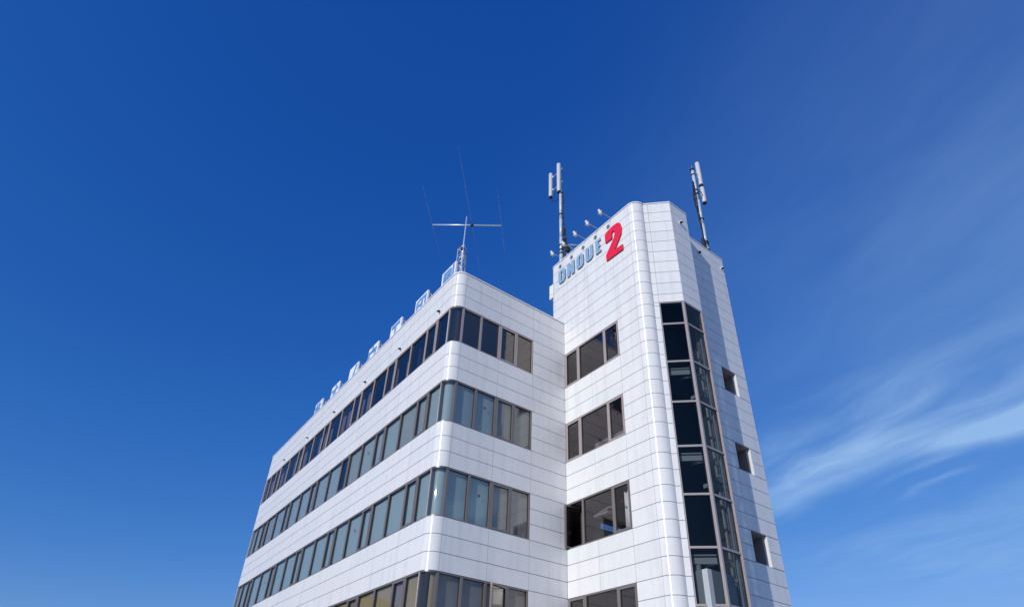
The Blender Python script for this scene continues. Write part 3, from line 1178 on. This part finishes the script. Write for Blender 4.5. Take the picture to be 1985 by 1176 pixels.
bm = bmesh.new()
zs = [r0, Z(9.0), Z(11.0), Z(13.4), Z(17.3), Z(19.6)]
for a, b, r in zip(zs[:-1], zs[1:], (.10, .088, .085, .08, .06)):
    tube(bm, (c1.x, c1.y, a), (c1.x, c1.y, b), r, n=16)
link('pole', bm, 'galv', mast)
bm = bmesh.new()
for z in (9.0, 9.45, 10.0, 14.0, 16.9):
    band_(bm, c1, Z(z), .125 if z < 12 else .11, .06)
tube(bm, (c1.x, c1.y, r0), (c1.x, c1.y, r0 + .5), .17, .15, n=16)
link('clamp_band', bm, 'black', mast)
bm = bmesh.new()
z = Z(9.2)
s = 1
while z < Z(17):
    tube(bm, (c1.x, c1.y, z), (c1.x + .17, c1.y + .17 * s * .6, z), .008, n=5)
    z += .28
    s = -s
link('step_bolt', bm, 'galv', mast)
radome(mast, Vector((c1.x - .02, c1.y - .10)), Z(17.05), Z(21.15), .125)
c1b = P3(-2.64, D + .8, 0)
radome(mast, Vector((c1b.x, c1b.y)), Z(17.75), Z(21.2), .12)
bm = bmesh.new()
for z in (18.4, 20.3):
    tube(bm, (c1.x, c1.y, Z(z)), (c1b.x, c1b.y, Z(z)), .022, n=8)
    revolve(bm, (c1b.x + .22, c1b.y - .02, Z(z) - .07), (0, 0, 1), [(0, 0), (0, .06), (.12, .07), (.14, 0)], 10)
    tube(bm, (c1.x, c1.y, Z(z)), (c1.x + .2, c1.y, Z(z)), .02, n=8)
link('bracket', bm, 'galv', mast)
bm = bmesh.new()
pts = [Vector((c1b.x, c1b.y, Z(17.6))), Vector((c1b.x + .1, c1b.y, Z(17.0))), Vector((c1b.x + .45, c1b.y + .05, Z(16.6))), Vector((c1.x - .05, c1.y + .1, Z(16.8)))]
path_tube(bm, pts, .022)
rr = random.Random(5)
for k in range(5):
    p = Vector((c1.x + .10 + .022 * k, c1.y + .05, Z(17)))
    pts = [p]
    for i in range(1, 15):
        zz = Z(17) + (r0 + .2 - Z(17)) * i / 14
        bul = .16 * math.exp(-((zz - Z(10)) / 1.0) ** 2)
        pts.append(Vector((p.x + rr.uniform(-.018, .018) + bul * (k / 3), p.y + rr.uniform(-.02, .02), zz)))
    path_tube(bm, pts, .011 if k < 3 else .016, 5)
link('cable', bm, 'black', mast)
for q, a, b, c in (((c1.x + .14, c1.y - .05, Z(9.6)), .16, .2, .55), ((c1.x + .33, c1.y + .02, Z(8.9)), .14, .2, .4), ((c1.x + .15, c1.y + .02, Z(11.2)), .10, .12, .4)):
    bm = bmesh.new()
    box(bm, q, (a, 0, 0), (0, b, 0), (0, 0, c))
    link('junction_box', bm, 'black', mast)
bm = bmesh.new()
tube(bm, (c1.x, c1.y, Z(10.1)), (c1.x + .62, c1.y + .83, Z(10.1)), .045, n=10)
tube(bm, (c1.x, c1.y, Z(10.4)), (c1.x + 1.1, c1.y + .9, r0), .03, n=8)
tube(bm, (c1.x, c1.y, Z(10.4)), (c1.x + .2, c1.y + 1.3, r0), .03, n=8)
link('brace', bm, 'galv', mast)

# right mast
c2 = P3(7.5, 19.72, 0)
mast2 = empty('cell_mast', Vector((c2.x, c2.y, r0)), 'cabled pipe mast with stepped white antenna cylinders, rightmost on the tower roof', 'cell antenna')
bm = bmesh.new()
zs = [r0, Z(8.6), Z(11.5), Z(14.6), Z(18.9)]
for a, b, r in zip(zs[:-1], zs[1:], (.115, .10, .095, .085)):
    tube(bm, (c2.x, c2.y, a), (c2.x, c2.y + .02, b), r, n=16)
link('pole', bm, 'galv', mast2)
bm = bmesh.new()
for z, r, h in ((8.25, .17, .09), (9.0, .15, .05), (9.25, .16, .05), (12.1, .14, .05), (15.4, .13, .06), (15.9, .13, .05), (18.1, .11, .05), (18.8, .13, .06)):
    band_(bm, c2, Z(z), r, h)
link('clamp_band', bm, 'black', mast2)
radome(mast2, Vector((c2.x, c2.y + .64)), Z(17.45), Z(20.7), .13)
radome(mast2, Vector((c2.x + .02, c2.y + .62)), Z(15.0), Z(17.1), .125)
bm = bmesh.new()
for z in (18.1, 18.8, 15.7, 16.6):
    tube(bm, (c2.x, c2.y, Z(z)), (c2.x, c2.y + .62, Z(z)), .022, n=8)
tube(bm, (c2.x, c2.y + .02, Z(18.9)), (c2.x, c2.y + .02, Z(19.5)), .008, n=5)
z = Z(9.8)
s = 1
while z < Z(15):
    tube(bm, (c2.x, c2.y, z), (c2.x + .05, c2.y + .24 * s, z + .04), .008, n=5)
    z += .33
    s = -s
link('bracket', bm, 'galv', mast2)
bm = bmesh.new()
for k in range(7):
    pts = []
    for i in range(15):
        zz = Z(17.0) + (r0 + .3 - Z(17.0)) * i / 14
        bul = .10 * math.exp(-((zz - Z(14.2)) / .9) ** 2) * (k / 3)
        pts.append(Vector((c2.x + .03 + rr.uniform(-.015, .015), c2.y - .12 - .018 * k - bul + rr.uniform(-.015, .015), zz)))
    path_tube(bm, pts, .014, 5)
path_tube(bm, [Vector((c2.x, c2.y - .2, Z(15.0))), Vector((c2.x + .1, c2.y, Z(15.6))), Vector((c2.x + .1, c2.y + .35, Z(16.0))), Vector((c2.x, c2.y + .6, Z(15.6)))], .02)
box(bm, (c2.x - .05, c2.y - .32, Z(8.2)), (.15, 0, 0), (0, .16, 0), (0, 0, .75))
link('cable', bm, 'black', mast2)

# ------------------------------------------------------------------ ground and hills
bm = bmesh.new()
bmesh.ops.create_grid(bm, x_segments=2, y_segments=2, size=3000)
g = link('ground', bm, 'ground')
g['kind'] = 'structure'
bm = bmesh.new()
n = 90
rows = []
hr = random.Random(11)
ph = [hr.uniform(0, 6.28) for _ in range(8)]
for i in range(n + 1):
    az = R_(150) + R_(230) * i / n
    hh = 34 + 6 * math.sin(az * 3 + ph[0]) + 4 * math.sin(az * 7 + ph[1]) + 5 * math.sin(az * 17 + ph[2]) + 2.5 * math.sin(az * 41 + ph[3]) + hr.uniform(-1.2, 1.2)
    dg = math.degrees(az)
    hh += 52 * max(0, 1 - ((dg - 202) / 15) ** 2) ** .6 if abs(dg - 202) < 15 else 0
    hh *= max(.25, min(1, math.sin(math.pi * i / n) * 1.6))
    d = Vector((math.cos(az), math.sin(az)))
    rows.append([bm.verts.new((d.x * r, d.y * r, z)) for r, z in ((260, -1), (300, hh * .45), (345, hh * .8), (390, hh), (520, hh * .7), (700, -1))])
for a, b in zip(rows[:-1], rows[1:]):
    for k in range(5):
        bm.faces.new((a[k], b[k], b[k + 1], a[k + 1])).smooth = True
h = link('hills', bm, 'hill')
h['kind'] = 'structure'
